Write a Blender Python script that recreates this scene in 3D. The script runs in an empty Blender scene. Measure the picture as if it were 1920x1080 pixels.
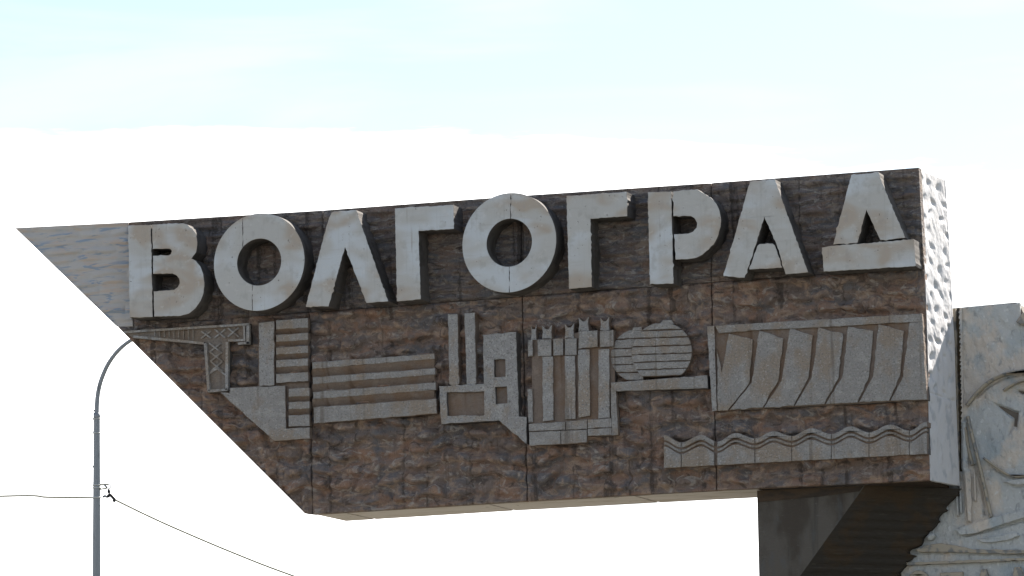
import bpy, math, random
import numpy as np
from mathutils import Vector, Matrix
from mathutils.geometry import tessellate_polygon
random.seed(7)
S = bpy.context.scene
COL = S.collection
R = math.radians

# ------------------------------------------------------------ camera
F = 9007.53                                   # focal length in pixels of a 1920 wide frame
CX, CY, CZ, YAW, PITCH, ROLL, D = (13.84205, -59.00178, -5.62122, -0.317080, 0.134642, -0.019471, 1.2054)
EYE = 1.7
ZO = EYE - CZ                                # ground is z = 0, underside of the sign is z = ZO
CAM = np.array([CX, CY, EYE])
fw = np.array([math.sin(YAW)*math.cos(PITCH), math.cos(YAW)*math.cos(PITCH), math.sin(PITCH)])
r0 = np.array([math.cos(YAW), -math.sin(YAW), 0.0]); u0 = np.cross(r0, fw)
rr = math.cos(ROLL)*r0+math.sin(ROLL)*u0
uu = -math.sin(ROLL)*r0+math.cos(ROLL)*u0
cam = bpy.data.cameras.new('camera'); co = bpy.data.objects.new('camera', cam); COL.objects.link(co)
M = Matrix(((rr[0], uu[0], -fw[0], CX), (rr[1], uu[1], -fw[1], CY), (rr[2], uu[2], -fw[2], EYE), (0, 0, 0, 1)))
co.matrix_world = M
cam.sensor_width = 36; cam.lens = F*36/1920; cam.clip_start = 1; cam.clip_end = 20000
S.camera = co

# ------------------------------------------------------------ light
SUNV = Vector((0.26, 1.0, 0.85)).normalized()      # towards the sun
sun_el = math.asin(SUNV.z); sun_az = math.atan2(SUNV.x, SUNV.y)
W = bpy.data.worlds.new('World'); S.world = W; W.use_nodes = True
nt = W.node_tree; nt.nodes.clear()
def wn(t, **k):
    n = nt.nodes.new(t)
    for a, b in k.items(): setattr(n, a, b)
    return n
out = wn('ShaderNodeOutputWorld'); bg = wn('ShaderNodeBackground')
bg.inputs[1].default_value = 0.05
sky = wn('ShaderNodeTexSky', sky_type='NISHITA', sun_disc=False)
sky.sun_elevation = sun_el; sky.sun_rotation = sun_az
sky.air_density = 1.0; sky.dust_density = 0.35; sky.ozone_density = 1.0
tc = wn('ShaderNodeTexCoord')
mp = wn('ShaderNodeMapping'); mp.inputs['Scale'].default_value = (7.0, 7.0, 46.0); mp.inputs['Location'].default_value = (3.1, 1.7, 0.35)
nz = wn('ShaderNodeTexNoise'); nz.inputs['Scale'].default_value = 1.0; nz.inputs['Detail'].default_value = 7; nz.inputs['Roughness'].default_value = 0.6
sep = wn('ShaderNodeSeparateXYZ')
nt.links.new(tc.outputs['Generated'], mp.inputs[0]); nt.links.new(mp.outputs[0], nz.inputs[0])
nt.links.new(tc.outputs['Generated'], sep.inputs[0])
# cloud bank low above the horizon, breaking up higher
hgt = wn('ShaderNodeMapRange'); hgt.inputs[1].default_value = 0.144; hgt.inputs[2].default_value = 0.172
hgt.inputs[3].default_value = 0.25; hgt.inputs[4].default_value = -0.13
sl_ = wn('ShaderNodeMath', operation='MULTIPLY_ADD'); sl_.inputs[1].default_value = 0.12; sl_.inputs[2].default_value = 0.12*0.30
nt.links.new(sep.outputs[0], sl_.inputs[0])
zz_ = wn('ShaderNodeMath', operation='ADD'); nt.links.new(sep.outputs[2], zz_.inputs[0]); nt.links.new(sl_.outputs[0], zz_.inputs[1])
nt.links.new(zz_.outputs[0], hgt.inputs[0])
add = wn('ShaderNodeMath', operation='ADD'); nt.links.new(nz.outputs[0], add.inputs[0]); nt.links.new(hgt.outputs[0], add.inputs[1])
cr = wn('ShaderNodeMapRange', interpolation_type='SMOOTHSTEP'); cr.inputs[1].default_value = 0.49; cr.inputs[2].default_value = 0.61
nt.links.new(add.outputs[0], cr.inputs[0])
mix = wn('ShaderNodeMix', data_type='RGBA'); mix.inputs[7].default_value = (15, 14.9, 14.8, 1)
veil = wn('ShaderNodeMix', data_type='RGBA'); veil.inputs[7].default_value = (7.5, 7.4, 7.3, 1)
nt.links.new(sky.outputs[0], veil.inputs[6])
mp2 = wn('ShaderNodeMapping'); mp2.inputs['Scale'].default_value = (5, 5, 22); mp2.inputs['Location'].default_value = (1, 8, 2)
nz2 = wn('ShaderNodeTexNoise'); nz2.inputs['Scale'].default_value = 1.0; nz2.inputs['Detail'].default_value = 5
nt.links.new(tc.outputs['Generated'], mp2.inputs[0]); nt.links.new(mp2.outputs[0], nz2.inputs[0])
cr2 = wn('ShaderNodeMapRange', interpolation_type='SMOOTHSTEP'); cr2.inputs[1].default_value = 0.40; cr2.inputs[2].default_value = 0.56
nt.links.new(nz2.outputs[0], cr2.inputs[0])
cr3 = wn('ShaderNodeMapRange', interpolation_type='SMOOTHSTEP'); cr3.inputs[1].default_value = 0.46; cr3.inputs[2].default_value = 0.74; cr3.inputs[3].default_value = 0.10; cr3.inputs[4].default_value = 0.34
mp3 = wn('ShaderNodeMapping'); mp3.inputs['Scale'].default_value = (9, 9, 60); mp3.inputs['Location'].default_value = (4, 3, 6)
nz3 = wn('ShaderNodeTexNoise'); nz3.inputs['Scale'].default_value = 1.0; nz3.inputs['Detail'].default_value = 8; nz3.inputs['Distortion'].default_value = 0.6
nt.links.new(tc.outputs['Generated'], mp3.inputs[0]); nt.links.new(mp3.outputs[0], nz3.inputs[0]); nt.links.new(nz3.outputs[0], cr3.inputs[0])
nt.links.new(cr3.outputs[0], veil.inputs[0])
ccol = wn('ShaderNodeMix', data_type='RGBA'); ccol.inputs[6].default_value = (5.1, 6.1, 6.4, 1); ccol.inputs[7].default_value = (17, 16.9, 16.8, 1)
nt.links.new(cr2.outputs[0], ccol.inputs[0]); nt.links.new(ccol.outputs[2], mix.inputs[7])
nt.links.new(cr.outputs[0], mix.inputs[0]); nt.links.new(veil.outputs[2], mix.inputs[6])
nt.links.new(mix.outputs[2], bg.inputs[0]); nt.links.new(bg.outputs[0], out.inputs[0])

sl = bpy.data.lights.new('sun', 'SUN'); sl.energy = 5.0; sl.angle = R(0.5); sl.color = (1.0, 0.93, 0.84)
so = bpy.data.objects.new('sun', sl); COL.objects.link(so)
so.rotation_euler = SUNV.to_track_quat('Z', 'Y').to_euler(); so.location = (0, 0, 60)
S.view_settings.view_transform = 'Standard'; S.view_settings.look = 'None'
S.view_settings.gamma = 1.0; S.view_settings.exposure = 1.78
try: S.view_settings.use_curve_mapping = False
except Exception: pass

# ------------------------------------------------------------ helpers
def at(px, py, y=0.0):
    """photo pixel -> point of the world on the plane that lies y metres behind the sign's face"""
    d = fw+(px-960)/F*rr-(py-540)/F*uu
    t = (y-CY)/d[1]
    return CAM+t*d

def link(name, me, mat, parent=None, loc=None):
    o = bpy.data.objects.new(name, me); COL.objects.link(o)
    if mat and not me.materials: me.materials.append(mat)
    if parent is not None: o.parent = parent
    if loc is not None: o.location = loc
    return o

def wloc(o):
    v = Vector((0, 0, 0))
    while o is not None: v = v+o.location; o = o.parent
    return v

def mesh(name, verts, faces, mat, parent=None, smooth=False, loc=None):
    """verts in world coordinates; the object's origin sits at its own centre"""
    v = np.asarray(verts, float)
    c = np.array(loc) if loc is not None else (v.min(0)+v.max(0))/2
    me = bpy.data.meshes.new(name)
    me.from_pydata((v-c).tolist(), [], faces)
    me.validate(); me.update()
    if smooth: me.polygons.foreach_set('use_smooth', [True]*len(me.polygons))
    base = wloc(parent) if parent is not None else Vector((0, 0, 0))
    return link(name, me, mat, parent, Vector(c)-base)

def root(name, loc, label, cat, group=None):
    o = bpy.data.objects.new(name, None); COL.objects.link(o); o.location = loc
    o.empty_display_size = 0.3
    o['label'] = label; o['category'] = cat
    if group: o['group'] = group
    return o

def densify(pts, step, jit, rng, chips=0.0):
    out = []
    n = len(pts)
    for i in range(n):
        a = np.array(pts[i]); b = np.array(pts[(i+1) % n])
        L = np.linalg.norm(b-a); k = max(1, int(L/step))
        e = (b-a)/(L+1e-9); nn = np.array([-e[1], e[0]])
        for j in range(k):
            p = a+(b-a)*j/k
            if j:
                s = rng.normal()*jit
                if chips and rng.random() < chips: s += (1 if rng.random() < .5 else -1)*0-min(2.0, abs(rng.normal()))*jit*3
                p = p+nn*s
            out.append(p)
    return out

RNG = np.random.default_rng(3)
def area2(p):
    return sum(p[i][0]*p[(i+1) % len(p)][1]-p[(i+1) % len(p)][0]*p[i][1] for i in range(len(p)))

def plate(name, px, y0, y1, mat, parent, holes=(), jit=0.0, step=0.05, chips=0.0, bev=0.0, side=None):
    """outline given in photo pixels on the plane y0 (front), extruded straight back to y1"""
    loops = []
    for k, lp in enumerate([px]+list(holes)):
        w = [at(a, b, y0)[[0, 2]] for a, b in lp]
        if (area2(w) > 0) == (k > 0): w = w[::-1]
        if jit: w = densify(w, step, jit, RNG, chips)
        loops.append(w)
    V = []; Fc = []
    def ring(ws, y, ins=0.0):
        s = len(V)
        n = len(ws)
        for i in range(n):
            p = np.array(ws[i])
            if ins:
                a = np.array(ws[i-1]); b = np.array(ws[(i+1) % n]); t = b-a; L = np.linalg.norm(t)
                if L > 1e-9:
                    t /= L; p = p+np.array([-t[1], t[0]])*ins
            V.append((p[0], y, p[1]))
        return s
    tri = tessellate_polygon([[Vector((p[0], p[1], 0)) for p in l] for l in loops])
    fs = []
    for l in loops: fs.append(ring(l, y0, bev))
    idx = []
    for l, s in zip(loops, fs): idx += [s+i for i in range(len(l))]
    for t in tri:
        a, b, c = (idx[i] for i in t)
        va, vb, vc = V[a], V[b], V[c]
        cr_ = (vb[0]-va[0])*(vc[2]-va[2])-(vb[2]-va[2])*(vc[0]-va[0])
        if abs(cr_) < 1e-12: continue
        Fc.append((a, b, c) if cr_ > 0 else (a, c, b))
    # note: x right, z up, seen from -y : counter-clockwise faces the viewer
    for l, s in zip(loops, fs):
        n = len(l)
        prev = s
        levels = ([y0+abs(bev)] if bev else [])+[y1]
        for yy in levels:
            q = ring(l, yy)
            for i in range(n):
                j = (i+1) % n
                if area2(loops[0]) < 0: Fc.append((prev+i, prev+j, q+j, q+i)) if True else None
                else: Fc.append((prev+i, q+i, q+j, prev+j))
            prev = q
    # back cap
    bs = []; c = 0
    lastpos = []
    nl = len(levels)
    # the last ring of every loop
    cur = sum(len(l) for l in loops)
    for l in loops:
        cur += len(l)*nl
        lastpos.append(cur-len(l))
    bidx = []
    for l, s in zip(loops, lastpos): bidx += [s+i for i in range(len(l))]
    for t in tri:
        a, b, c = (bidx[i] for i in t); va, vb, vc = V[a], V[b], V[c]
        cr_ = (vb[0]-va[0])*(vc[2]-va[2])-(vb[2]-va[2])*(vc[0]-va[0])
        if abs(cr_) < 1e-12: continue
        Fc.append((a, c, b) if cr_ > 0 else (a, b, c))
    o = mesh(name, V, Fc, mat, parent)
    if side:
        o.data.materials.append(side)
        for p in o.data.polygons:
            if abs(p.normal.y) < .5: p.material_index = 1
    return o

def strip(name, p, q, w, y0, y1, mat, parent):
    """straight bar between two photo points, w pixels wide"""
    a = np.array(p, float); b = np.array(q, float); e = (b-a)/np.linalg.norm(b-a); n = np.array([-e[1], e[0]])*w/2
    return plate(name, [tuple(a-n), tuple(b-n), tuple(b+n), tuple(a+n)], y0, y1, mat, parent)

def ribbon(pts, w):
    """polyline of photo points -> outline w pixels wide"""
    pts = [np.array(p, float) for p in pts]; up = []; dn = []
    for i, p in enumerate(pts):
        a = pts[max(0, i-1)]; b = pts[min(len(pts)-1, i+1)]; e = (b-a)/np.linalg.norm(b-a); n = np.array([-e[1], e[0]])
        ww = w if not callable(w) else w(i/(len(pts)-1))
        up.append(tuple(p-n*ww/2)); dn.append(tuple(p+n*ww/2))
    return up+dn[::-1]

def tube(name, pts, rad, mat, parent, seg=12, cap=True):
    pts = [np.array(p, float) for p in pts]; V = []; Fc = []
    for i, p in enumerate(pts):
        a = pts[max(0, i-1)]; b = pts[min(len(pts)-1, i+1)]; t = (b-a)/np.linalg.norm(b-a)
        up = np.array([0, 1, 0]) if abs(t[1]) < .9 else np.array([1, 0, 0])
        s = np.cross(t, up); s /= np.linalg.norm(s); v = np.cross(s, t)
        r_ = rad if np.isscalar(rad) else rad[i]
        for k in range(seg):
            an = 2*math.pi*k/seg
            V.append(p+r_*(math.cos(an)*s+math.sin(an)*v))
    for i in range(len(pts)-1):
        for k in range(seg):
            Fc.append((i*seg+k, i*seg+(k+1) % seg, (i+1)*seg+(k+1) % seg, (i+1)*seg+k))
    if cap:
        Fc.append(tuple(range(seg))[::-1]); Fc.append(tuple((len(pts)-1)*seg+k for k in range(seg)))
    return mesh(name, V, Fc, mat, parent, smooth=True)

def spline(pts, n=8):
    P = [np.array(p, float) for p in pts]; P = [2*P[0]-P[1]]+P+[2*P[-1]-P[-2]]; o = []
    for i in range(1, len(P)-2):
        for k in range(n):
            t = k/n; a, b, c, d = P[i-1], P[i], P[i+1], P[i+2]
            o.append(.5*((2*b)+(-a+c)*t+(2*a-5*b+4*c-d)*t*t+(-a+3*b-3*c+d)*t**3))
    o.append(P[-2]); return o

# value noise for the hewn surfaces
def h2(ix, iy, s):
    n = (ix.astype(np.int64)*374761393+iy.astype(np.int64)*668265263+s*974634777) & 0xffffffff
    n = ((n ^ (n >> 13))*1274126177) & 0xffffffff
    return ((n ^ (n >> 16)) & 0xffff)/65535.0
def vn(x, y, s=0):
    ix = np.floor(x); iy = np.floor(y); fx = x-ix; fy = y-iy
    fx = fx*fx*fx*(fx*(fx*6-15)+10); fy = fy*fy*fy*(fy*(fy*6-15)+10)
    a = h2(ix, iy, s); b = h2(ix+1, iy, s); c = h2(ix, iy+1, s); d = h2(ix+1, iy+1, s)
    return (a*(1-fx)+b*fx)*(1-fy)+(c*(1-fx)+d*fx)*fy
def fbm(x, y, o=4, s=0):
    t = 0; a = .5
    for i in range(o): t = t+a*vn(x*2**i+i*17.3, y*2**i-i*9.1, s+i); a *= .5
    return t
def scallops(x, z, wx, wz, s):
    """rows of overlapping tool marks: each a swelling that ends in a sharp lower lip"""
    wy = z+0.35*wz*(fbm(x/wx*0.9, z/wz*.25, 3, s)-.5)*6*.5
    row = np.floor(wy/wz); v = wy/wz-row
    u = x/wx+h2(row, row*0+3, s)*7+.35*(vn(x/wx*1.7, z/wz*.8, s+9)-.5)
    cu = u-np.floor(u)
    am = .35+.9*h2(np.floor(u), row, s+5)
    prof = np.where(v < .28, v/.28, ((1-v)/.72)**.8)      # lip low in the row
    return prof*am*np.sin(np.pi*np.clip(cu, 0, 1))**.55

# (panels stay behind the face of the raised work)
def ruled(name, ta, tb, ba, bb, y, disp, mat, parent, step=0.022, edge=(1, 1, 1, 1), back=0.12, gap=0.007, smooth=True, outer=0.09):
    """four-cornered hewn panel (photo pixels: top left, top right, bottom left, bottom right)"""
    TA, TB, BA, BB = (at(*p, y) for p in (ta, tb, ba, bb))
    w = max(np.linalg.norm(TB-TA), np.linalg.norm(BB-BA)); h = max(np.linalg.norm(TA-BA), np.linalg.norm(TB-BB))
    nu = max(3, int(w/step)); nv = max(3, int(h/step))
    u = np.linspace(0, 1, nu+1)[None, :]; v = np.linspace(0, 1, nv+1)[:, None]
    def pull(a, g, L): return a
    # joint gaps (left, right, top, bottom)
    ul = gap/w*edge[0]; ur = gap/w*edge[1]; vt = gap/h*edge[2]; vb = gap/h*edge[3]
    U = ul+(1-ul-ur)*u+0*v; Vv = vt+(1-vt-vb)*v+0*u
    P = (TA[None, None]*((1-U)*(1-Vv))[..., None]+TB*(U*(1-Vv))[..., None]+BA*((1-U)*Vv)[..., None]+BB*(U*Vv)[..., None])
    X = P[..., 0]; Z = P[..., 2]
    du = np.minimum(U*w, (1-U)*w); dv = np.minimum(Vv*h, (1-Vv)*h)
    fl = [U*w if edge[0] else 9+0*U, (1-U)*w if edge[1] else 9+0*U, Vv*h if edge[2] else 9+0*U, (1-Vv)*h if edge[3] else 9+0*U]
    e = np.clip(np.minimum.reduce(fl)/0.05, 0, 1); e = e*e*(3-2*e)
    ol = [9+0*U if edge[0] else U*w, 9+0*U if edge[1] else (1-U)*w, 9+0*U if edge[2] else Vv*h, 9+0*U if edge[3] else (1-Vv)*h]
    f_ = np.clip(np.minimum.reduce(ol)/outer, 0, 1) if outer else 1.0
    dd_ = disp(X, Z)
    P[..., 1] = y-(dd_*f_+(0.03 if outer else 0)*(1-f_))*(0.25+.75*e)
    n1, n2 = nv+1, nu+1
    V = P.reshape(-1, 3).tolist(); idx = np.arange(n1*n2).reshape(n1, n2)
    a = idx[:-1, :-1].ravel(); b = idx[:-1, 1:].ravel(); c = idx[1:, 1:].ravel(); d = idx[1:, :-1].ravel()
    Fc = np.stack([a, d, c, b], 1).tolist()
    loop = list(idx[0, :])+list(idx[1:, -1])+list(idx[-1, -2::-1])+list(idx[-2:0:-1, 0])
    s = len(V)
    for i in loop: V.append([V[i][0], y+back, V[i][2]])
    m = len(loop)
    for i in range(m):
        j = (i+1) % m; Fc.append((loop[i], loop[j], s+j, s+i))
    Fc.append(tuple(s+i for i in range(m)))
    o = mesh(name, V, Fc, mat, parent)
    sm = [True]*(nu*nv)+[False]*(len(o.data.polygons)-nu*nv)
    if smooth: o.data.polygons.foreach_set('use_smooth', sm)
    return o

# ------------------------------------------------------------ materials
def material(name, base, rough=0.85):
    m = bpy.data.materials.new(name); m.use_nodes = True
    n = m.node_tree.nodes; b = n['Principled BSDF']
    b.inputs['Base Color'].default_value = (*base, 1); b.inputs['Roughness'].default_value = rough
    b.inputs['Specular IOR Level'].default_value = 0.25
    return m
class MB:
    def __init__(s, name, base, rough=.85):
        s.m = material(name, base, rough); s.t = s.m.node_tree; s.b = s.t.nodes['Principled BSDF']
        s.pos = s.t.nodes.new('ShaderNodeNewGeometry').outputs['Position']
        s.col = None; s.base = base; s.h = None
    def noise(s, scale, detail=4, rough=.55, off=(0, 0, 0), dist=0.0):
        mp = s.t.nodes.new('ShaderNodeMapping'); mp.inputs['Scale'].default_value = scale; mp.inputs['Location'].default_value = off
        s.t.links.new(s.pos, mp.inputs[0]); n = s.t.nodes.new('ShaderNodeTexNoise')
        n.inputs['Scale'].default_value = 1; n.inputs['Detail'].default_value = detail; n.inputs['Roughness'].default_value = rough
        n.inputs['Distortion'].default_value = dist
        s.t.links.new(mp.outputs[0], n.inputs[0]); return n.outputs[0]
    def ramp(s, v, a, b):
        r = s.t.nodes.new('ShaderNodeMapRange'); r.interpolation_type = 'SMOOTHSTEP'
        r.inputs[1].default_value = a; r.inputs[2].default_value = b; s.t.links.new(v, r.inputs[0]); return r.outputs[0]
    def mul(s, a, k, op='MULTIPLY'):
        r = s.t.nodes.new('ShaderNodeMath'); r.operation = op; s.t.links.new(a, r.inputs[0])
        if isinstance(k, (int, float)): r.inputs[1].default_value = k
        else: s.t.links.new(k, r.inputs[1])
        return r.outputs[0]
    def mixc(s, col, fac):
        x = s.t.nodes.new('ShaderNodeMix'); x.data_type = 'RGBA'
        if s.col is None: x.inputs[6].default_value = (*s.base, 1)
        else: s.t.links.new(s.col, x.inputs[6])
        x.inputs[7].default_value = (*col, 1); s.t.links.new(fac, x.inputs[0]); s.col = x.outputs[2]
    def layer(s, col, scale, a, b, k=1.0, **kw): s.mixc(col, s.mul(s.ramp(s.noise(scale, **kw), a, b), k))
    def bump(s, v, dist, strength=1.0):
        n = s.t.nodes.new('ShaderNodeBump'); n.inputs['Distance'].default_value = dist; n.inputs['Strength'].default_value = strength
        s.t.links.new(v, n.inputs['Height'])
        if s.h is not None: s.t.links.new(s.h, n.inputs['Normal'])
        s.h = n.outputs[0]
    def done(s):
        if s.col is not None: s.t.links.new(s.col, s.b.inputs['Base Color'])
        if s.h is not None: s.t.links.new(s.h, s.b.inputs['Normal'])
        return s.m

def mk_wall(name, base, rust, blue, pale, rz=1.0, off=0.0, kr=.85):
    q = MB(name, base, .9)
    q.layer(rust, (1.6, 3, 2.8*rz), .44, .60, kr, detail=5, off=(off, 0, 2), dist=.9)
    q.layer(blue, (1.5, 3, 3.6*rz), .47, .62, .85, detail=5, off=(off+7, 3, 5), dist=1.0)
    q.layer((rust[0]*1.25, rust[1]*1.5, rust[2]*1.6), (4.2, 4, 6.2*rz), .50, .64, .75, detail=4, off=(off, 5, 9), dist=1.2)
    q.layer(tuple(c*.38 for c in base), (3.2, 5, 7.0*rz), .57, .67, .75, detail=5, off=(off, 9, 1), dist=1.4)
    q.layer(pale, (4.5, 9, 8*rz), .55, .68, .7, detail=7, off=(3, off, 1), dist=1.6)
    q.layer(tuple(c*.36 for c in base), (7, 4, .22), .57, .66, .8, detail=3, off=(1, off, 8))       # run-off streaks
    q.layer(tuple(c*1.6 for c in base), (70, 70, 5), .54, .7, .45, detail=2)                     # fine vertical scratches
    q.layer(tuple(c*.5 for c in base), (60, 60, 30), .56, .68, .5, detail=3, off=(4, 4, 4))
    q.bump(q.noise((9, 9, 13), 5, .6), .09, .75)
    q.bump(q.noise((70, 70, 90), 3, .6), .010, .6)
    return q.done()
M_WALL_TOP = mk_wall('hewn_concrete_upper', (.145, .120, .108), (.195, .132, .098), (.112, .114, .122), (.31, .29, .27), 1.9, 0.0, .7)
M_WALL_LOW = mk_wall('hewn_concrete_lower', (.175, .134, .112), (.255, .152, .102), (.125, .121, .124), (.36, .32, .28), 1.0, 4.0)

q = MB('pale_left_panel', (.42, .40, .38), .85)
q.layer((.46, .37, .30), (2.2, 3, 11), .47, .62, .7, detail=3, dist=.5)
q.layer((.22, .28, .35), (2.6, 3, 15), .54, .62, .85, detail=4, off=(4, 0, 2), dist=.8)
q.layer((.36, .37, .37), (5, 5, 5), .55, .7, .6, detail=4)
q.bump(q.noise((3.2, 3, 17), 4, .5), .05, .5); q.bump(q.noise((80, 80, 80), 4), .006, .4)
M_LEFT = q.done()

q = MB('cast_letter_concrete', (.43, .422, .40), .7)
q.layer((.37, .305, .24), (1.2, 1.3, 2.3), .48, .62, .8, detail=2, off=(2, 0, 1), dist=.4)
q.layer((.50, .53, .55), (1.1, 1, 1.8), .50, .64, .85, detail=2, off=(9, 0, 5), dist=.3)
q.layer((.32, .31, .29), (26, 8, .8), .54, .76, .45, detail=5)
q.layer((.36, .34, .31), (3, 3, 26), .56, .75, .4, detail=4)
q.layer((.12, .11, .10), (20, 20, 20), .68, .74, .8, detail=3)
q.layer((.30, .285, .26), (9, 9, 7), .54, .68, .35, detail=9, off=(3, 3, 3))
q.layer((.58, .57, .55), (14, 14, 14), .58, .72, .3, detail=8, off=(6, 3, 3))
q.layer((.22, .18, .14), (9, 5, .5), .66, .71, .6, detail=3, off=(3, 8, 2))
q.bump(q.noise((9, 9, 14), 5), .014, .6); q.bump(q.noise((120, 120, 60), 3), .005, .6)
M_LET = q.done()

q = MB('shade_darkened_concrete', (.105, .095, .088), .9)  # shade painted into the colour of letter and relief side faces
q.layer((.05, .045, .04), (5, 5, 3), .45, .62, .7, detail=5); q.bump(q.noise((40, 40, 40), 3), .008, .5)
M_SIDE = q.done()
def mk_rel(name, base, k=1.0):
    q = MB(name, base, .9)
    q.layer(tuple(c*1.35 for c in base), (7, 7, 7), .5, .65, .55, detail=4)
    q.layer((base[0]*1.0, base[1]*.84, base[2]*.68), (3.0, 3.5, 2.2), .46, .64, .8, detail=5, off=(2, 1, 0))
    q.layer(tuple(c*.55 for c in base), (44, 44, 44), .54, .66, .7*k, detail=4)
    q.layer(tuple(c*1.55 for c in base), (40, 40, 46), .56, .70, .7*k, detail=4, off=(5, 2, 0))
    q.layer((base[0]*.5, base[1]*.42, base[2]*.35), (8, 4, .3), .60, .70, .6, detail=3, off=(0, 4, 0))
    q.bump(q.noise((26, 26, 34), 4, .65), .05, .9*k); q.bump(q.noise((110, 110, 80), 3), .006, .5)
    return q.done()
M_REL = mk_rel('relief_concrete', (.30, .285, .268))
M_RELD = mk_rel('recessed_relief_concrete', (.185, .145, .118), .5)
M_RELM = mk_rel('crane_relief_concrete', (.20, .172, .148), .6)
M_RELP = mk_rel('pale_relief_concrete', (.35, .338, .325), 1.2)

q = MB('end_face_paint', (.56, .55, .55), .8)
q.layer((.36, .375, .40), (4, 4, 4), .52, .66, .7, detail=4)
q.layer((.36, .32, .30), (14, 14, 3), .6, .72, .5, detail=4)
q.bump(q.noise((50, 50, 50), 4), .008, .5)
M_END = q.done()
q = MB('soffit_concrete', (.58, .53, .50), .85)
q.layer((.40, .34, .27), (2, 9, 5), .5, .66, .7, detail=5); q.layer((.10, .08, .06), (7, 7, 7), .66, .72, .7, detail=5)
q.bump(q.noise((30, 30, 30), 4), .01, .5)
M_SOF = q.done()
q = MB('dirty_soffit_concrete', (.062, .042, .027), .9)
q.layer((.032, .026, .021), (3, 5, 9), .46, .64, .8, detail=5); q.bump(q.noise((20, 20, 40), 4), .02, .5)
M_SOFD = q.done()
q = MB('core_concrete', (.14, .12, .10), .9); q.layer((.08, .07, .06), (4, 4, 4), .5, .65, .7); M_CORE = q.done()
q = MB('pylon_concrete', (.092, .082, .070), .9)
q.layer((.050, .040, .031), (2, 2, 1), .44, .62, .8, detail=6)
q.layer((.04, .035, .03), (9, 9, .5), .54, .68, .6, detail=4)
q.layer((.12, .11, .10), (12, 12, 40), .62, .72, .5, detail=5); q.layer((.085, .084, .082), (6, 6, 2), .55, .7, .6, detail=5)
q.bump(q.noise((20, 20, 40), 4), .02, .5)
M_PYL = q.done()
q = MB('dark_pylon_concrete', (.040, .034, .028), .9)  # flank colour, darker than the rest of the pylon
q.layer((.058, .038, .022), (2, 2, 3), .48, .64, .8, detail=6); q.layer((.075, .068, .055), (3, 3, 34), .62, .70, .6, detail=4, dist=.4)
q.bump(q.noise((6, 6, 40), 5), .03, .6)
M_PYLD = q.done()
q = MB('rear_wall_concrete', (.44, .45, .445), .8)
q.layer((.31, .355, .385), (1.3, 1, 1.3), .48, .62, .8, detail=5)
q.layer((.58, .50, .42), (2.0, 1, 1.4), .52, .64, .75, detail=5, off=(2, 0, 3))
q.layer((.22, .23, .235), (12, 9, 8), .56, .70, .6, detail=6, dist=.5)
q.layer((.62, .63, .625), (18, 9, 14), .6, .7, .6, detail=4, off=(4, 4, 4))
q.bump(q.noise((11, 11, 8), 5, .6), .07, .7); q.bump(q.noise((50, 50, 40), 3), .014, .6)
M_REAR = q.done()
q = MB('rear_ridge_concrete', (.36, .315, .25), .85)
q.layer((.15, .16, .17), (9, 9, 9), .48, .62, .8, detail=4); q.bump(q.noise((40, 40, 40), 4), .02, .5)
M_RIDGE = q.done()
q = MB('rear_groove_concrete', (.10, .075, .045), .9)
q.layer((.05, .06, .07), (5, 5, 2.2), .45, .6, .8, detail=4); M_GROOVE = q.done()
q = MB('galvanised_steel', (.23, .245, .26), .55); q.b.inputs['Metallic'].default_value = .3
q.layer((.22, .235, .25), (9, 9, 1.2), .5, .7, .6); q.layer((.09, .09, .09), (14, 14, 3), .58, .68, .6, detail=5); M_POLE = q.done()
M_BLACK = material('black_rubber', (.015, .015, .018), .5)
M_STRAP = material('bright_steel_strap', (.42, .43, .42), .45)
q = MB('weathered_cable', (.30, .29, .22), .7); M_CABLE = q.done()
M_GLASS = material('lamp_glass', (.7, .7, .68), .2)
q = MB('dry_ground', (.13, .122, .11), .95)
q.layer((.07, .08, .045), (.08, .08, .08), .45, .6, .8, detail=6); q.layer((.17, .16, .145), (1.5, 1.5, 1), .5, .7, .6, detail=5)
M_GROUND = q.done()

# ------------------------------------------------------------ setting
g = mesh('ground', [(-6000, -6000, 0), (6000, -6000, 0), (6000, 6000, 0), (-6000, 6000, 0)], [(0, 1, 2, 3)], M_GROUND, loc=(0, 0, 0))
g['kind'] = 'structure'

# ------------------------------------------------------------ the sign
TOP = [(30, 428), (241, 417.5), (458, 405), (835, 380), (992, 366.5), (1298, 346.5), (1723.5, 315)]
BOT = [(572, 962), (585, 964.5), (911, 944), (1186, 928.5), (1339, 920), (1420, 916.3), (1744, 901)]
def on(line, x):
    for (a, b), (c, d) in zip(line, line[1:]):
        if x <= c: break
    return b+(d-b)*(x-a)/(c-a)
def seam(x): return 613-.0749*(x-222)
def diag(y): return 30+(y-428)*192/185 if y < 613 else 222+(y-613)*350/349

base_pt = at(1500, 1400, D)
sign = root('city_sign', (base_pt[0], D, 0),
            'giant cantilevered concrete city sign with raised Cyrillic letters and industrial relief', 'city sign')
def core_outline():
    return [(36, 431)]+TOP[1:-1]+[(1719, 318), (1738, 897)]+[(1420, 911.5), (1339, 915), (1186, 923.5), (911, 939), (587, 959), (574, 957)]
plate('slab_core', core_outline(), 0.085, D-.004, M_CORE, sign)

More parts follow.
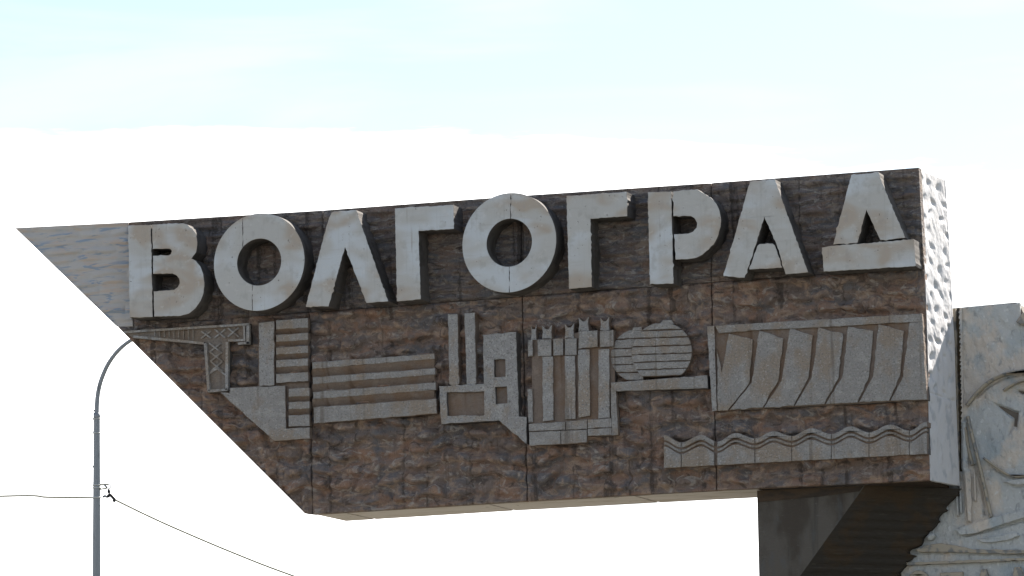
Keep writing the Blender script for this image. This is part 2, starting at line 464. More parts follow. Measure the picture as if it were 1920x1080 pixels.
def d_top(x, z):
    return .085*scallops(x, z, .42, .12, 3)+.05*(fbm(x*3, z*7, 4, 2)-.5)*2
def d_low(x, z):
    wx = x+.35*(fbm(x*1.3, z*1.6, 3, 40)-.5); wz = z+.22*(fbm(x*1.5+4, z*1.5, 3, 44)-.5)
    r1 = 1-np.abs(2*fbm(wx*2.1, wz*3.6, 4, 21)-1)*3.2
    return np.minimum(.13*scallops(wx, wz, .34, .21, 8)+.06*np.clip(r1, -.2, 1)+.06*(fbm(x*7, z*9, 3, 60)-.5)-.04, .105-.015*vn(x*9, z*9, 4))
def d_left(x, z): return .040*scallops(x, z, .5, .115, 31)+.012*(fbm(x*6, z*9, 3, 33)-.5)
xs = [241, 606, 978, 1334, 1727]
ruled('wall_panel', (30, 428), (241, on(TOP, 241)), (221, 613), (250, seam(250)+2), 0, d_left, M_LEFT, sign, edge=(0, .5, 0, .5))['label'] = 'pale smooth panel with bluish tool marks at the pointed left end'
for i in range(4):
    a, b = xs[i], xs[i+1]
    last = i == 3
    ta = (a, on(TOP, a)); tb = (b, on(TOP, b)) if not last else (1723.5, 315)
    bb_ = (b, seam(b)) if not last else (1733.5, 501)
    aa = (a if i else 251, seam(a))
    ruled('wall_panel', ta, tb, aa, bb_, 0, d_top, M_WALL_TOP, sign, edge=(.6, 0 if last else .6, 0, .4))
xs2 = [222, 585, 988, 1340, 1744]
for i in range(4):
    a, b = xs2[i], xs2[i+1]
    last = i == 3
    ta = (a if i else 222, seam(a)) if i else (222, 613)
    ta = {0: (222, 613), 1: (580, seam(580)), 2: (979, seam(979)), 3: (1334, seam(1334))}[i]
    tb = {0: (580, seam(580)), 1: (979, seam(979)), 2: (1334, seam(1334)), 3: (1733.5, 501)}[i]
    ba = {0: (573, 963), 1: (586, 964.5), 2: (989, on(BOT, 989)), 3: (1344, on(BOT, 1344))}[i]
    bb_ = {0: (586, 964.5), 1: (989, on(BOT, 989)), 2: (1344, on(BOT, 1344)), 3: (1744, 901)}[i]
    ruled('wall_panel', ta, tb, ba, bb_, 0, d_low, M_WALL_LOW, sign, edge=(0 if i == 0 else 1, 0 if last else 1, .4, 0))

# pitted right end of the slab
FE = [(1723.5, 315), (1728, 425), (1730, 450), (1734, 505), (1736.5, 560), (1740, 673), (1741.7, 800), (1744, 901)]
BE = [(1773, 337), (1777, 400), (1783, 500), (1786, 580), (1790, 640), (1793, 760), (1797, 850), (1800, 911)]
def edge_pts(E, y, n):
    P = np.array([at(*e, y) for e in E]); t = (P[0, 2]-P[:, 2])/(P[0, 2]-P[-1, 2]); tt = np.linspace(0, 1, n)
    return np.stack([np.interp(tt, t, P[:, k]) for k in range(3)], 1)
nv, nu = 420, 120
A = edge_pts(FE, 0.0, nv+1); B = edge_pts(BE, D, nv+1)
u = np.linspace(0, 1, nu+1)
G = A[:, None, :]*(1-u)[None, :, None]+B[:, None, :]*u[None, :, None]
yy = G[..., 1]; zz = G[..., 2]-ZO; hh = np.zeros_like(yy)
prng = np.random.default_rng(11)
z = 3.86; rowi = 0
while z > 0.15:
    n_ = 3
    for k in range(n_):
        cy = D*(k+.5)/n_+prng.normal()*.05+(.12 if rowi % 2 else -.10); cz = z+prng.normal()*.035
        if prng.random() < .06: continue
        sy = .085+.05*prng.random(); sz = .040+.035*prng.random(); dp = .012+.014*prng.random()
        if cz < 1.1: dp *= max(.12, (cz-.2)/1.6)*.7
        tl = prng.normal()*.25
        yl = yy-cy; zl = zz-cz+tl*yl
        rr_ = (yl/sy)**2
        # steep upper lip, long shallow lower run
        v = np.where(zl > 0, (zl/(sz*.6))**2, (zl/(sz*1.4))**2)
        hh -= dp*np.exp(-1.4*(rr_+v))*1.25
    z -= .205; rowi += 1
hh += .012*(fbm(yy*5, zz*5, 3, 77)-.5)*2+.006*(fbm(yy*22, zz*22, 2, 5)-.5)
# lower half turns slightly down, away from the sun
jz = at(1742, 735, 0)[2]-ZO
hh += -.012*np.exp(-((zz-jz)/.012)**2)
efade = np.clip(np.minimum(np.minimum(u*D, (1-u)*D)[None, :]/.03, 1), 0, 1)
hh *= efade
TILT = -0.05*np.clip((zz-2.35)/1.65, 0, 1)*1.0
G[..., 0] += hh+TILT*np.sin(np.pi*u)[None, :]*.5
V = G.reshape(-1, 3).tolist(); idx = np.arange((nv+1)*(nu+1)).reshape(nv+1, nu+1)
Fc = np.stack([idx[:-1, :-1].ravel(), idx[1:, :-1].ravel(), idx[1:, 1:].ravel(), idx[:-1, 1:].ravel()], 1).tolist()
loop = list(idx[0, :])+list(idx[1:, -1])+list(idx[-1, -2::-1])+list(idx[-2:0:-1, 0]); s = len(V)
for i in loop: V.append([V[i][0]-.05, min(max(V[i][1], .03), D-.03), V[i][2]])
m = len(loop)
for i in range(m): Fc.append((loop[i], loop[(i+1) % m], s+(i+1) % m, s+i))
o = mesh('end_panel', V, Fc, M_END, sign)
o.data.polygons.foreach_set('use_smooth', [True]*(nv*nu)+[False]*(len(o.data.polygons)-nv*nu))
o['label'] = 'pale pitted end face of the slab'
# coping strip along the top so no gap shows
def prism_y(name, pa, pb, h, y0, y1, mat, dz=0.0):
    a = at(*pa, 0); b = at(*pb, 0)
    V = [(a[0], y0, a[2]+dz), (b[0], y0, b[2]+dz), (b[0], y1, b[2]+dz), (a[0], y1, a[2]+dz),
         (a[0], y0, a[2]+dz+h), (b[0], y0, b[2]+dz+h), (b[0], y1, b[2]+dz+h), (a[0], y1, a[2]+dz+h)]
    return mesh(name, V, [(0, 3, 2, 1), (4, 5, 6, 7), (0, 1, 5, 4), (1, 2, 6, 5), (2, 3, 7, 6), (3, 0, 4, 7)], mat, sign)
sx = [587, 645, 911, 1186, 1419]
for a, b in zip(sx, sx[1:]):
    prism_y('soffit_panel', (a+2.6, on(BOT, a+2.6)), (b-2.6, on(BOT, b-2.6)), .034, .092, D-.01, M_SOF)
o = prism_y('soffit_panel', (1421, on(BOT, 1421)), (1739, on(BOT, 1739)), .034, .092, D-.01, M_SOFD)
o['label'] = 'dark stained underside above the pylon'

# letters
DL = 0.39
def letter(pieces, label, holes=None):
    first = None
    for k, pc in enumerate(pieces):
        nm = 'letter' if k == 0 else 'letter_piece'
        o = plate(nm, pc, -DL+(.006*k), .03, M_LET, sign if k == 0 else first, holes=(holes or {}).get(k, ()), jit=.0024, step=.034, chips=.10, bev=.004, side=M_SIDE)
        if k == 0: first = o; o['label'] = label
    return first
letter([[(240, 423), (282.6, 421.5), (286, 594), (243, 595.5)],
        [(285.2, 421), (343, 418.5), (352, 422), (360, 428.5), (366, 437), (369, 448), (369.5, 460), (367.5, 473), (359, 484.5),
         (367, 489), (375, 499), (381, 514), (383, 530), (381.5, 549), (376, 564), (366, 578), (354, 588), (338, 592.3), (289, 593.7),
         (288, 546), (326, 543.5), (333, 538.5), (337, 531), (336, 523), (331, 516.5), (323, 512.5), (287, 513.5),
         (286.4, 479.5), (316, 479), (320.5, 476), (322, 470), (319, 466.5), (286, 467)]], 'letter В at the left end of the word')
def ring_half(cx, cy, ra, rb, ia, ib, xt, xb, side, g=.7):
    sh = -.066
    def pt(a, rx, ry, c=(cx, cy)): return (c[0]+rx*math.cos(a), c[1]+ry*math.sin(a)+sh*rx*math.cos(a))
    def ang(x, rx, top):
        a = math.acos(max(-1, min(1, (x-cx)/rx))); return -a if top else a
    n = 44; gg = g if side > 0 else -g
    if side > 0:
        o0, o1 = ang(xt+gg, ra, True), ang(xb+gg, ra, False); i0, i1 = ang(xt+gg, ia, True), ang(xb+gg, ia, False)
    else:
        o0, o1 = ang(xt+gg, ra, True), ang(xb+gg, ra, False)-2*math.pi; i0, i1 = ang(xt+gg, ia, True), ang(xb+gg, ia, False)-2*math.pi
    return [pt(o0+(o1-o0)*k/n, ra, rb) for k in range(n+1)]+[pt(i1+(i0-i1)*k/n, ia, ib) for k in range(n+1)]
letter([ring_half(485.8, 491.3, 85, 91.3, 41.3, 44, 455, 473, 1, .35), ring_half(485.8, 491.3, 85, 91.3, 41.3, 44, 455, 473, -1, .35)],
       'first letter О of the word, cracked at its bottom')
letter([[(628, 396), (667.5, 394), (727.8, 565), (687, 568), (646.7, 463), (616, 574.4), (573, 575.5), (612, 424), (618, 406), (622, 398.5)]],
       'letter Л, third in the word')
letter([[(740.3, 391), (849.6, 384), (851, 429), (784.6, 432.7), (788.6, 561), (744, 565)]], 'first letter Г of the word')
letter([ring_half(954.8, 455, 88, 93.3, 42.5, 45, 957.5, 955, 1, .5), ring_half(954.8, 455, 88, 93.3, 42.5, 45, 957.5, 955, -1, .5)],
       'second letter О of the word, rising above the slab')
letter([[(1062, 367.5), (1175, 359.5), (1176, 405.5), (1107, 410), (1109.5, 538), (1066.7, 541.7)]], 'second letter Г of the word')
letter([[(1214.6, 360.4), (1258.2, 359), (1262.6, 531.6), (1218.5, 533)],
        [(1261.9, 359), (1301, 355.6), (1312, 358.6), (1322, 364), (1334, 372), (1343, 382), (1349, 395), (1351.7, 409), (1351, 425), (1347, 440), (1341, 453),
         (1329, 467.5), (1317, 477.5), (1305, 483.5), (1290, 485.7), (1266.5, 486.5), (1264, 439), (1290, 438), (1299, 434.5), (1306, 427), (1307, 418), (1302, 409), (1295, 405), (1262.3, 405.5)]],
       'letter Р, third from the right end of the word')
letter([[(1406, 340.4), (1453, 336.3), (1460, 357), (1515, 510.4), (1473.4, 514.5), (1455, 455.4), (1433, 406.5), (1418.4, 455.4), (1396, 520.6), (1356.3, 517.5)],
        [(1419.5, 461.5), (1424, 457.5), (1448.5, 456.5), (1453, 460.5), (1467, 501.5), (1405, 505.3)]], 'letter А, second from the right end of the word')
letter([[(1596, 328.5), (1646.7, 322.5), (1659.4, 357), (1697.3, 446), (1650.6, 450), (1624.3, 393.7), (1607.8, 455), (1562, 458.5)],
        [(1540.7, 464), (1560, 460.8), (1713.9, 448.7), (1716.4, 498.7), (1544.6, 509.4)]], 'letter Д with its wide bottom bar at the right end of the word')

# ---- relief work
RF = -.16; RB = -.085
def J(name, px, y0=RF, mat=None, parent=None, y1=.05, **k):
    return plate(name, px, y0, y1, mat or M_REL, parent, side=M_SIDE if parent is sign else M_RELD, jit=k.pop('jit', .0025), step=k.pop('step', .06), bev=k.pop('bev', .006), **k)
# crane
cr_ = J('crane_relief', [(231, 622), (300, 616.5), (458, 606), (467.5, 606.5), (467.5, 645.5), (446, 647), (442, 640.5), (435, 638.5), (429, 641), (427, 733), (389, 736.5), (382, 646), (330, 641.5), (250, 634)], RF+.05, M_RELM, sign)
cr_['label'] = 'crane with a lattice jib'
for p, q_, w in [((233, 622.5), (466, 608), 4), ((250, 631), (382, 643.5), 4.5), ((384.5, 644), (391, 733), 5), ((425.5, 641), (424.5, 731), 5), ((390, 733), (426, 730.5), 4.5),
                 ((457, 610), (458.5, 640), 3.5), ((464.5, 609), (464.5, 645), 5.5), ((428, 638.5), (456, 637.5), 4), ((446, 644), (467, 642.5), 4)]:
    strip('frame_bar', p, q_, w, RF, RF+.06, M_RELP, cr_)
for cx_, cy_, w_, h_ in [(386, 627.5, 18, 13), (412, 625.5, 20, 16), (437, 623, 20, 17), (403, 652, 22, 17), (405, 669, 22, 17), (406, 687, 22, 18)]:
    strip('lattice_bar', (cx_-w_/2, cy_-h_/2), (cx_+w_/2, cy_+h_/2), 2.6, RF+.022, RF+.06, M_RELP, cr_)
    strip('lattice_bar', (cx_-w_/2, cy_+h_/2), (cx_+w_/2, cy_-h_/2), 2.6, RF+.027, RF+.06, M_RELP, cr_)
strip('lattice_bar', (389, 702), (407, 691), 3, RF+.022, RF+.06, M_RELP, cr_); strip('lattice_bar', (407, 691), (422, 703), 3, RF+.027, RF+.06, M_RELP, cr_)
for k in range(9): strip('lattice_bar', (290+k*9, 620.5-k*.6), (290+k*9, 630+k*.9), 1.6, RF+.03, RF+.06, M_REL, cr_)
# tower block and dock
bl = J('tower_block_relief', [(484.8, 605.5), (577.4, 595.6), (581, 822.6), (514.4, 827.4), (411, 735.5), (431, 733), (431, 726.5), (483.7, 723.7)], RB, M_RELD, sign)
bl['label'] = 'tower block above a dock wall'
J('pillar', [(485.3, 605.3), (513.5, 602.3), (514, 722), (486, 723.8)], RF-.01, M_RELP, bl, y1=RB+.02, jit=.0035)
J('dock_wall', [(430.5, 727.5), (534, 723), (536, 803.5), (580.5, 801), (581, 822), (514.6, 826.8), (413, 735.8), (430.5, 737)], RF, M_REL, bl, y1=RB+.02)
for y0, y1 in [(600.4, 617.8), (628, 641), (652, 665), (676, 689), (701.5, 718)]:
    J('slat', [(517.5, y0), (577.3, y0-4), (577.6, y1-3.5), (517.5, y1)], RF, M_REL, bl, y1=RB+.02)
for y0, y1 in [(729, 744), (754, 767), (779, 800)]:
    J('slat', [(541, y0), (580, y0-1.5), (580.3, y1-1.5), (541, y1)], RF, M_REL, bl, y1=RB+.02)
def slope(px, parent):
    (a, b, c, d) = px      # top left, top right, bottom right, bottom left
    V = [at(*a, RF+.012), at(*b, RF+.012), at(*c, RB+.005), at(*d, RB+.005)]
    V += [np.array([v[0], RB+.03, v[2]]) for v in V]
    return mesh('sloped_recess', V, [(0, 3, 2, 1), (0, 1, 5, 4), (1, 2, 6, 5), (2, 3, 7, 6), (3, 0, 4, 7), (4, 5, 6, 7)], M_RELD, parent)
for a, b in ((617.9, 627.9), (641.1, 651.9), (665.1, 675.9), (689.1, 701.4)): slope([(517.6, a), (577.3, a-3.6), (577.3, b-3.8), (517.6, b)], bl)
for a, b in ((744.1, 753.9), (767.1, 778.9)): slope([(541.1, a), (580.1, a-1.5), (580.1, b-1.5), (541.1, b)], bl)
# long low building
lb = J('long_building_relief', [(585.5, 680), (814.4, 663.2), (818.6, 775), (588.8, 793.6)], RB, M_RELD, sign)
lb['label'] = 'long low building with ribbon windows'
for a, b, c, d in [(679.4, 691.5, 663, 672.5), (707.5, 720.5, 690.5, 702), (735.5, 748, 717, 731), (764, 793.9, 747.5, 775.3)]:
    J('slat', [(585.2+(a-679)*.03, a), (814.2+(c-663)*.04, c), (814.6+(d-663)*.04, d), (585.3+(b-679)*.03, b)], RF, M_REL, lb, y1=RB+.02)
for a, b, c, d in ((691.7, 707.3, 672.7, 690.3), (720.7, 735.3, 702.2, 716.8), (748.2, 763.8, 731.2, 747.3)): slope([(585.6, a), (814.3, c), (814.5, d), (585.9, b)], lb)
# factory
fa = J('factory_relief', [(823, 723.8), (906.8, 719.5), (905.5, 627.8), (967.5, 622.5), (972.5, 781), (987, 781.5), (987, 832.5), (935.5, 788), (827.5, 795)], RF-.005, M_RELP, sign,
       holes=[[(926, 674.5), (947, 673.5), (947.5, 706), (926.8, 707)], [(928, 726), (950, 724.5), (951, 756), (929.5, 757.5)], [(837, 736), (907.5, 733.8), (908, 778.5), (838.8, 779.5)]], jit=.003)
fa['label'] = 'factory with two chimneys'
for r_ in [[(924, 672), (949, 671), (949.5, 709), (924.8, 709.5)], [(926, 723.5), (952, 722), (953, 758.5), (927.5, 760)], [(835, 733.5), (909.5, 731.3), (910, 781), (836.8, 782)]]:
    plate('window_recess', r_, RF+.06, RF+.10, M_RELD, fa)
J('chimney', [(839.5, 588.8), (857.5, 588.5), (860.3, 719), (857, 722.5), (846, 723), (842.3, 720)], RF+.001, M_RELP, fa, jit=.0035)
J('chimney', [(870.8, 587.5), (890, 586), (892.7, 718.5), (889, 721), (878, 722), (874.3, 719)], RF+.001, M_RELP, fa, jit=.0035)
# furnaces
fu = J('furnace_relief', [(990, 637.5), (1058, 633), (1084, 623), (1150, 620), (1154, 735), (1158.5, 816), (1101, 818.5), (1101, 830), (992.5, 836), (989, 728.5), (997, 728), (997, 669), (990, 669)], RF+.05, M_RELD, sign)
fu['label'] = 'row of blast furnaces with forked tops'
for px in [[(1016.5, 668.5), (1036.5, 668), (1037.5, 788), (1017.5, 790)], [(1058.5, 667.5), (1078, 667), (1079, 785), (1059, 786)],
           [(1084, 656), (1105, 655), (1106, 779), (1084.5, 783)], [(1122, 655.5), (1142, 654.5), (1143, 783), (1121.5, 785)]]:
    J('column', px, RF+.004, M_RELP, fu, y1=RB+.02, jit=.003)
for px in [[(1007.5, 637), (1033.5, 636), (1033.5, 667), (1008, 667.8)], [(1037.2, 635.5), (1055.5, 635), (1055.5, 666), (1037.5, 666.8)],
           [(1059, 635), (1081, 634), (1081, 665.5), (1059, 666)], [(1084.5, 621.5), (1120, 619), (1120, 650), (1084.5, 654)],
           [(1125, 620.5), (1150, 618.5), (1150, 649.5), (1125, 651)], [(990, 637.5), (998.5, 637), (998.5, 667.5), (990, 668.3)]]:
    J('furnace_cap', px, RF-.006, M_REL, fu, y1=RB+.02)
for x0, x1, yt, yb in [(995, 1006, 610, 637.5), (1016, 1035, 610, 635), (1058.5, 1076.5, 607, 634), (1084.5, 1104, 595, 620.5), (1125, 1142.5, 595, 619)]:
    xm = (x0+x1)/2
    J('forked_top', [(x0, yt), (xm-2, yt+7), (xm+2, yt+7), (x1, yt-1), (x1-1.5, yt+12), (x1, yb), (x0, yb), (x0+1.5, yt+13)], RF+.03, M_RELP, fu, y1=.05, jit=.004)
J('pillar', [(1144.5, 728), (1148, 722), (1154.5, 733), (1158.8, 815.5), (1147, 816.5)], RF+.01, M_REL, fu, y1=RB+.02)
J('pillar', [(988.5, 730), (998, 729.5), (999, 791.5), (990.5, 792.5)], RF+.02, M_REL, fu, y1=RB+.02)
for px in [[(991, 795), (1060, 790.5), (1060, 806), (991.5, 808.5)], [(992, 810), (1051, 807.7), (1051, 832.6), (992.6, 835.5)], [(1052, 807.6), (1100, 805.6), (1100, 829.6), (1052, 832.5)],
           [(1061, 790.4), (1100.5, 786.5), (1100.5, 804.5), (1061, 806)], [(1101.7, 786.5), (1122, 786), (1146, 784), (1146.5, 801), (1101.7, 803.3)], [(1101.7, 804.6), (1146.5, 802.2), (1146.8, 815.8), (1101.7, 817.5)]]:
    J('base_stone', px, RF+.002, M_REL, fu, y1=RB+.02)
# two round tanks built of courses
def course(cx, cy, r, ya, yb, xl=None, sl=-.035):
    n = 7; L = []; Rr = []
    for k in range(n+1):
        y = ya+(yb-ya)*k/n; h = math.sqrt(max(1, r*r-(y-cy)**2)); x0 = cx-h; x1 = cx+h
        if xl is not None: x1 = min(x1, xl)
        L.append((x0, y+sl*(x0-cx))); Rr.append((x1, y+sl*(x1-cx)))
    return L+Rr[::-1]
tk = J('tank_relief', [(1145, 717.5), (1326, 703.5), (1327, 728), (1154, 733.5), (1146, 726)], RF, M_REL, sign)
tk['label'] = 'two round storage tanks on a plinth'
t1 = J('tank', course(1194, 666, 48, 619, 716, 1215), RF+.085, M_RELD, tk)
ys = [(619, 634), (636, 651.5), (653.5, 667), (669, 681.5), (683.5, 697), (699, 712)]
for a, b in ys: J('tank_course', course(1194, 666, 49, a, b, 1206), RF+.045, M_REL, t1, y1=RF+.095)
J('tank_neck', [(1187, 614), (1203, 613), (1204, 619.5), (1184, 620.5)], RF+.04, M_REL, t1, y1=.05)
t2 = J('tank', course(1240.5, 661, 55.5, 607, 706, None), RF+.04, M_RELD, tk)
ys = [(606, 618), (620.2, 632), (634.2, 647.5), (649.5, 662.5), (664.5, 677), (679, 691), (693, 704.5)]
for a, b in ys: J('tank_course', course(1240.5, 661, 56.5, a, b, None), RF, M_REL, t2, y1=RF+.05)
J('tank_neck', [(1243, 600.5), (1258.5, 599.8), (1264, 607), (1236, 608)], RF+.004, M_REL, t2, y1=.05)
# dam
def C8(*p): return [(1280+a/3.177, 560+b/3.177) for a, b in p]
dm = J('dam_relief', C8((145, 165), (1425, 88), (1455, 604), (175, 671)), RF+.04, M_RELD, sign); dm['label'] = 'dam with slanting piers'
J('dam_edge', C8((145, 165), (188, 161), (203, 668), (175, 671)), RF-.01, M_RELP, dm, y1=RB+.03)
J('dam_beam', C8((192, 160), (1424, 88), (1428, 136), (1350, 140), (1160, 150), (800, 172), (460, 186), (215, 207)), RF-.004, M_REL, dm, y1=RB+.03)
for px in [((275, 207), (417, 243), (394, 506), (268, 666), (207, 668), (204, 300), (233, 440)),
           ((455, 190), (599, 235), (569, 488), (476, 648), (280, 662), (410, 500)),
           ((640, 178), (775, 218), (750, 468), (661, 638), (484, 648), (588, 490)),
           ((808, 172), (955, 208), (930, 470), (844, 628), (668, 637), (768, 470)),
           ((985, 166), (1135, 193), (1110, 461), (1041, 618), (852, 627), (950, 470)),
           ((1165, 152), (1319, 193), (1294, 461), (1228, 608), (1050, 617), (1133, 465)),
           ((1350, 142), (1428, 137), (1453, 601), (1238, 607), (1313, 462))]:
    J('pier', C8(*px), RF+.003, M_REL, dm, y1=RB+.03, jit=.004)
# waves
crest = [(1244, 815.5), (1277, 829.5), (1314.6, 815.5), (1344.5, 828), (1379, 811.8), (1415.3, 821.8), (1450, 808.7), (1484.6, 817.2), (1520.8, 802.8), (1558.6, 813.8), (1594.8, 799.4), (1629.4, 810.6), (1668.7, 796), (1704.9, 807.2), (1738, 790.5)]
def wav(x):
    for (a, b), (c, d) in zip(crest, crest[1:]):
        if x <= c: break
    t = min(1, max(0, (x-a)/(c-a))); t = (1-math.cos(math.pi*t))/2
    return b+(d-b)*t
def wbot(x): return 877.4-(x-1246)*(26.4/493.5)
wv = J('wave_relief', [(x, wav(x)+1) for x in np.arange(1245, 1739, 6)]+[(1739.3, 851), (1246.4, 877.2)], RF+.035, M_RELD, sign); wv['label'] = 'band of river waves'
cuts = [1244.3, 1277, 1341, 1415.3, 1484.6, 1558.6, 1629.4, 1704.9, 1738.5]
for a, b in zip(cuts, cuts[1:]):
    ga = 4 if a == 1341 else .5; gb = 2 if b == 1341 else .5
    X = np.linspace(a+ga, b-gb, 16)
    for o0, o1 in ((0, 9.5), (13.3, 18)):
        J('wave_line', [(x, wav(x)+o0) for x in X]+[(x, wav(x)+o1) for x in X[::-1]], RF-.004 if o0 == 0 else RF+.012, M_REL, wv, y1=RB+.02 if o0 else .05, jit=.002)
    J('wave_base', [(x, wav(x)+21.5) for x in X]+[(X[-1], wbot(X[-1])), (X[0], wbot(X[0]))], RF, M_REL, wv, y1=RB+.02, jit=.002)

# ---- pylon under the slab
def facet(name, pts, mat): return mesh(name, [p for p in pts], [tuple(range(len(pts)))], mat, sign)
YP = .14
def down(p, z): q_ = np.array(p); q_[2] = z; return q_
tl = at(1419.5, 922, YP); tm = at(1622, 909, YP)
bl_ = at(1423.5, 1090, YP); bm = at(1493, 1090, YP)
tr = at(1800, 909, D); br = at(1683, 1075, D)
zt = ZO-.002
tl[2] = tm[2] = tr[2] = zt
zb = min(bl_[2], bm[2], br[2])-.05
def ext(a, b, z): t = (z-a[2])/(b[2]-a[2]); return a+(b-a)*t
bl_ = ext(tl, bl_, zb); bm = ext(tm, bm, zb); br = ext(tr, br, zb)
bk = D+.35
nrow = 46
# left front face
mesh('pylon_face', [tl, tm, bm, bl_, (tl[0], bk, zt), (bl_[0], bk, zb)], [(0, 3, 2, 1), (0, 4, 5, 3)], M_PYL, sign)
# right, board-marked face: horizontal boards a little uneven, ragged where it meets the rear wall
V = []; Fc = []
for i in range(nrow+1):
    t = i/nrow; L = tm+(bm-tm)*t; Rr_ = tr+(br-tr)*t
    rag = .045*(vn(np.array([i*.31]), np.array([2.]), 3)[0]-.5)*2+.02*RNG.normal()-.09*(1 if 27 < i < 31 else 0)+.06*(1 if 31 <= i < 34 else 0)
    e = (Rr_-L); e = e/np.linalg.norm(e); Rr_ = Rr_+e*rag*(0 if i < 3 else 1)
    for k in range(25):
        w_ = k/24; p = L*(1-w_)+Rr_*w_
        p = p+np.array([0.2, -1, -.2])*((.012 if (i//2) % 2 else 0)+.006*RNG.random())*min(1, w_*8)
        V.append(p)
for i in range(nrow):
    for k in range(24): a = i*25+k; Fc.append((a, a+25, a+26, a+1))
s = len(V); V.append((tr[0], bk, zt))
for i in range(1, nrow+1): V.append((V[i*25+24][0], bk, V[i*25+24][2]))
for i in range(nrow): Fc.append((i*25+24, (i+1)*25+24, s+i+1, s+i))
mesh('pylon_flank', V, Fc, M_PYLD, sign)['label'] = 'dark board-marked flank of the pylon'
# stained head of the pylon
hd = [at(1420.2, 914, YP-.012), at(1619, 911, YP-.012), at(1611, 921, YP-.012), at(1535, 931, YP-.012), at(1421, 941.5, YP-.012)]
hd = [np.array([p[0], YP-.012, min(p[2], ZO-.003)]) for p in hd]
V = hd+[np.array([p[0], YP+.05, p[2]]) for p in hd]
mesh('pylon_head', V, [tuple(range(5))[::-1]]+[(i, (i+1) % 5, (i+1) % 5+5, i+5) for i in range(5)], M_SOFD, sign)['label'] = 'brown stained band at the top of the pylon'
# shaft down to the ground
x0, x1 = bl_[0], br[0]
V = [(x0, YP, 0), (bm[0], YP, 0), (x1, D, 0), (x1, bk, 0), (x0, bk, 0)]; V += [(a, b, zb) for a, b, _ in V]
mesh('pylon_shaft', V, [(0, 1, 6, 5), (1, 2, 7, 6), (2, 3, 8, 7), (3, 4, 9, 8), (4, 0, 5, 9)], M_PYL, sign)

# ------------------------------------------------------------ rear relief wall
YR = D+.10
bp = at(1860, 1080, YR)
rear = root('relief_wall', (bp[0], YR+.6, 0), 'pale grey concrete wall with carved figure relief behind the right end of the sign', 'relief wall')
zg = 0
def RP(name, px, dy, mat=M_REAR, parent=None, back=.05, **k):
    return plate(name, px, YR-dy, YR+back, mat, parent or rear, jit=k.pop('jit', .003), step=k.pop('step', .05), **k)
def tall(name, px_top, xl, xr, y0, y1, mat, ztop=None):
    pass
lo = 2650
body = [(1640, 588), (1792, 577.5), (1905, 567), (1912, 571), (1919, 588), (1930, 600), (1990, 596), (2500, 556), (2560, 2080), (1700, 2120)]
def gz(px, y):  # pixel row where the plane y meets the ground
    p = at(px, 1080, y); q_ = at(px, 1180, y); return 1080+100*(p[2])/(p[2]-q_[2])
body[-2] = (2560, gz(2560, YR+.06)); body[-1] = (1700, gz(1700, YR+.06))
plate('wall_core', body, YR+.06, YR+1.3, M_CORE, rear)
# carved face panels: tooled surface with the cut-in shapes of the figure
CUTS = [([(1857, 752), (1912, 771), (1908, 809), (1901, 803), (1886, 826), (1896, 796), (1897, 786), (1878, 771)], .16),
        ([(1897, 728), (1925, 731), (1960, 733), (1960, 741), (1915, 741)], .10),
        ([(1828, 744), (1846, 727), (1866, 714), (1888, 704.5), (1920, 699), (1960, 699), (1960, 704), (1920, 704), (1890, 710), (1868, 719), (1848, 732), (1832, 748)], .05),
        ([(1845, 861), (1868, 880), (1895, 896), (1925, 896), (1925, 900), (1893, 900), (1866, 884)], .05),
        ([(1800, 1003), (1860, 991), (1920, 973), (1960, 962), (1960, 966), (1900, 985), (1860, 997), (1810, 1008)], .07),
        ([(1720, 1036), (1800, 1037.5), (1960, 1040), (1960, 1043.5), (1800, 1041), (1722, 1039)], .07),
        ([(1876, 908), (1905, 911), (1960, 908), (1960, 912), (1905, 915)], .05),
        ([(1824, 870), (1832, 868), (1846, 920), (1851, 968), (1845, 966), (1838, 920)], .05)]
CW = [([at(a_, b_, YR)[[0, 2]] for a_, b_ in pl], dd) for pl, dd in CUTS]
def cut(x, z):
    out_ = np.zeros_like(x)
    for pl, dd in CW:
        P = np.array(pl); n = len(P)
        x0, z0 = P.min(0)-.05; x1, z1 = P.max(0)+.05
        m_ = (x > x0) & (x < x1) & (z > z0) & (z < z1)
        if not m_.any(): continue
        X_ = x[m_]; Z_ = z[m_]; ins = np.zeros(len(X_), bool); dm_ = np.full(len(X_), 9.)
        for i in range(n):
            ax, az = P[i]; bx, bz = P[(i+1) % n]
            c_ = (az > Z_) != (bz > Z_)
            with np.errstate(divide='ignore', invalid='ignore'):
                xi = (bx-ax)*(Z_-az)/(bz-az+1e-12)+ax
            ins ^= c_ & (X_ < xi)
            t_ = np.clip(((X_-ax)*(bx-ax)+(Z_-az)*(bz-az))/((bx-ax)**2+(bz-az)**2), 0, 1)
            dm_ = np.minimum(dm_, np.hypot(X_-ax-t_*(bx-ax), Z_-az-t_*(bz-az)))
        v_ = np.where(ins, np.minimum(dm_*2.5, dd), 0)
        out_[m_] = np.maximum(out_[m_], v_)
    return out_
def d_rear(x, z):
    fan = np.clip(1-np.abs(z-(at(1860, 650, YR)[2]))/1.2, 0, 1)
    return .035*(fbm(x*2.2, z*1.4, 4, 90)-.5)*2+.03*(fbm(x*9+z*3, z*4, 3, 93)-.5)*2*fan+.012*(fbm(x*20, z*6, 3, 95)-.5)*2-cut(x, z)
for c4 in (((1799, 577), (1912, 567.5), (1809, 884), (1923, 875)), ((1912, 596), (2200, 578), (1923, 875), (2215, 851)), ((1690, 893), (2215, 851), (1690, 1058.5), (2215, 1037))):
    ruled('face_panel', *c4, YR, d_rear, M_REAR, rear, edge=(0, 0, 0, 0), back=.1, step=.014, outer=0)
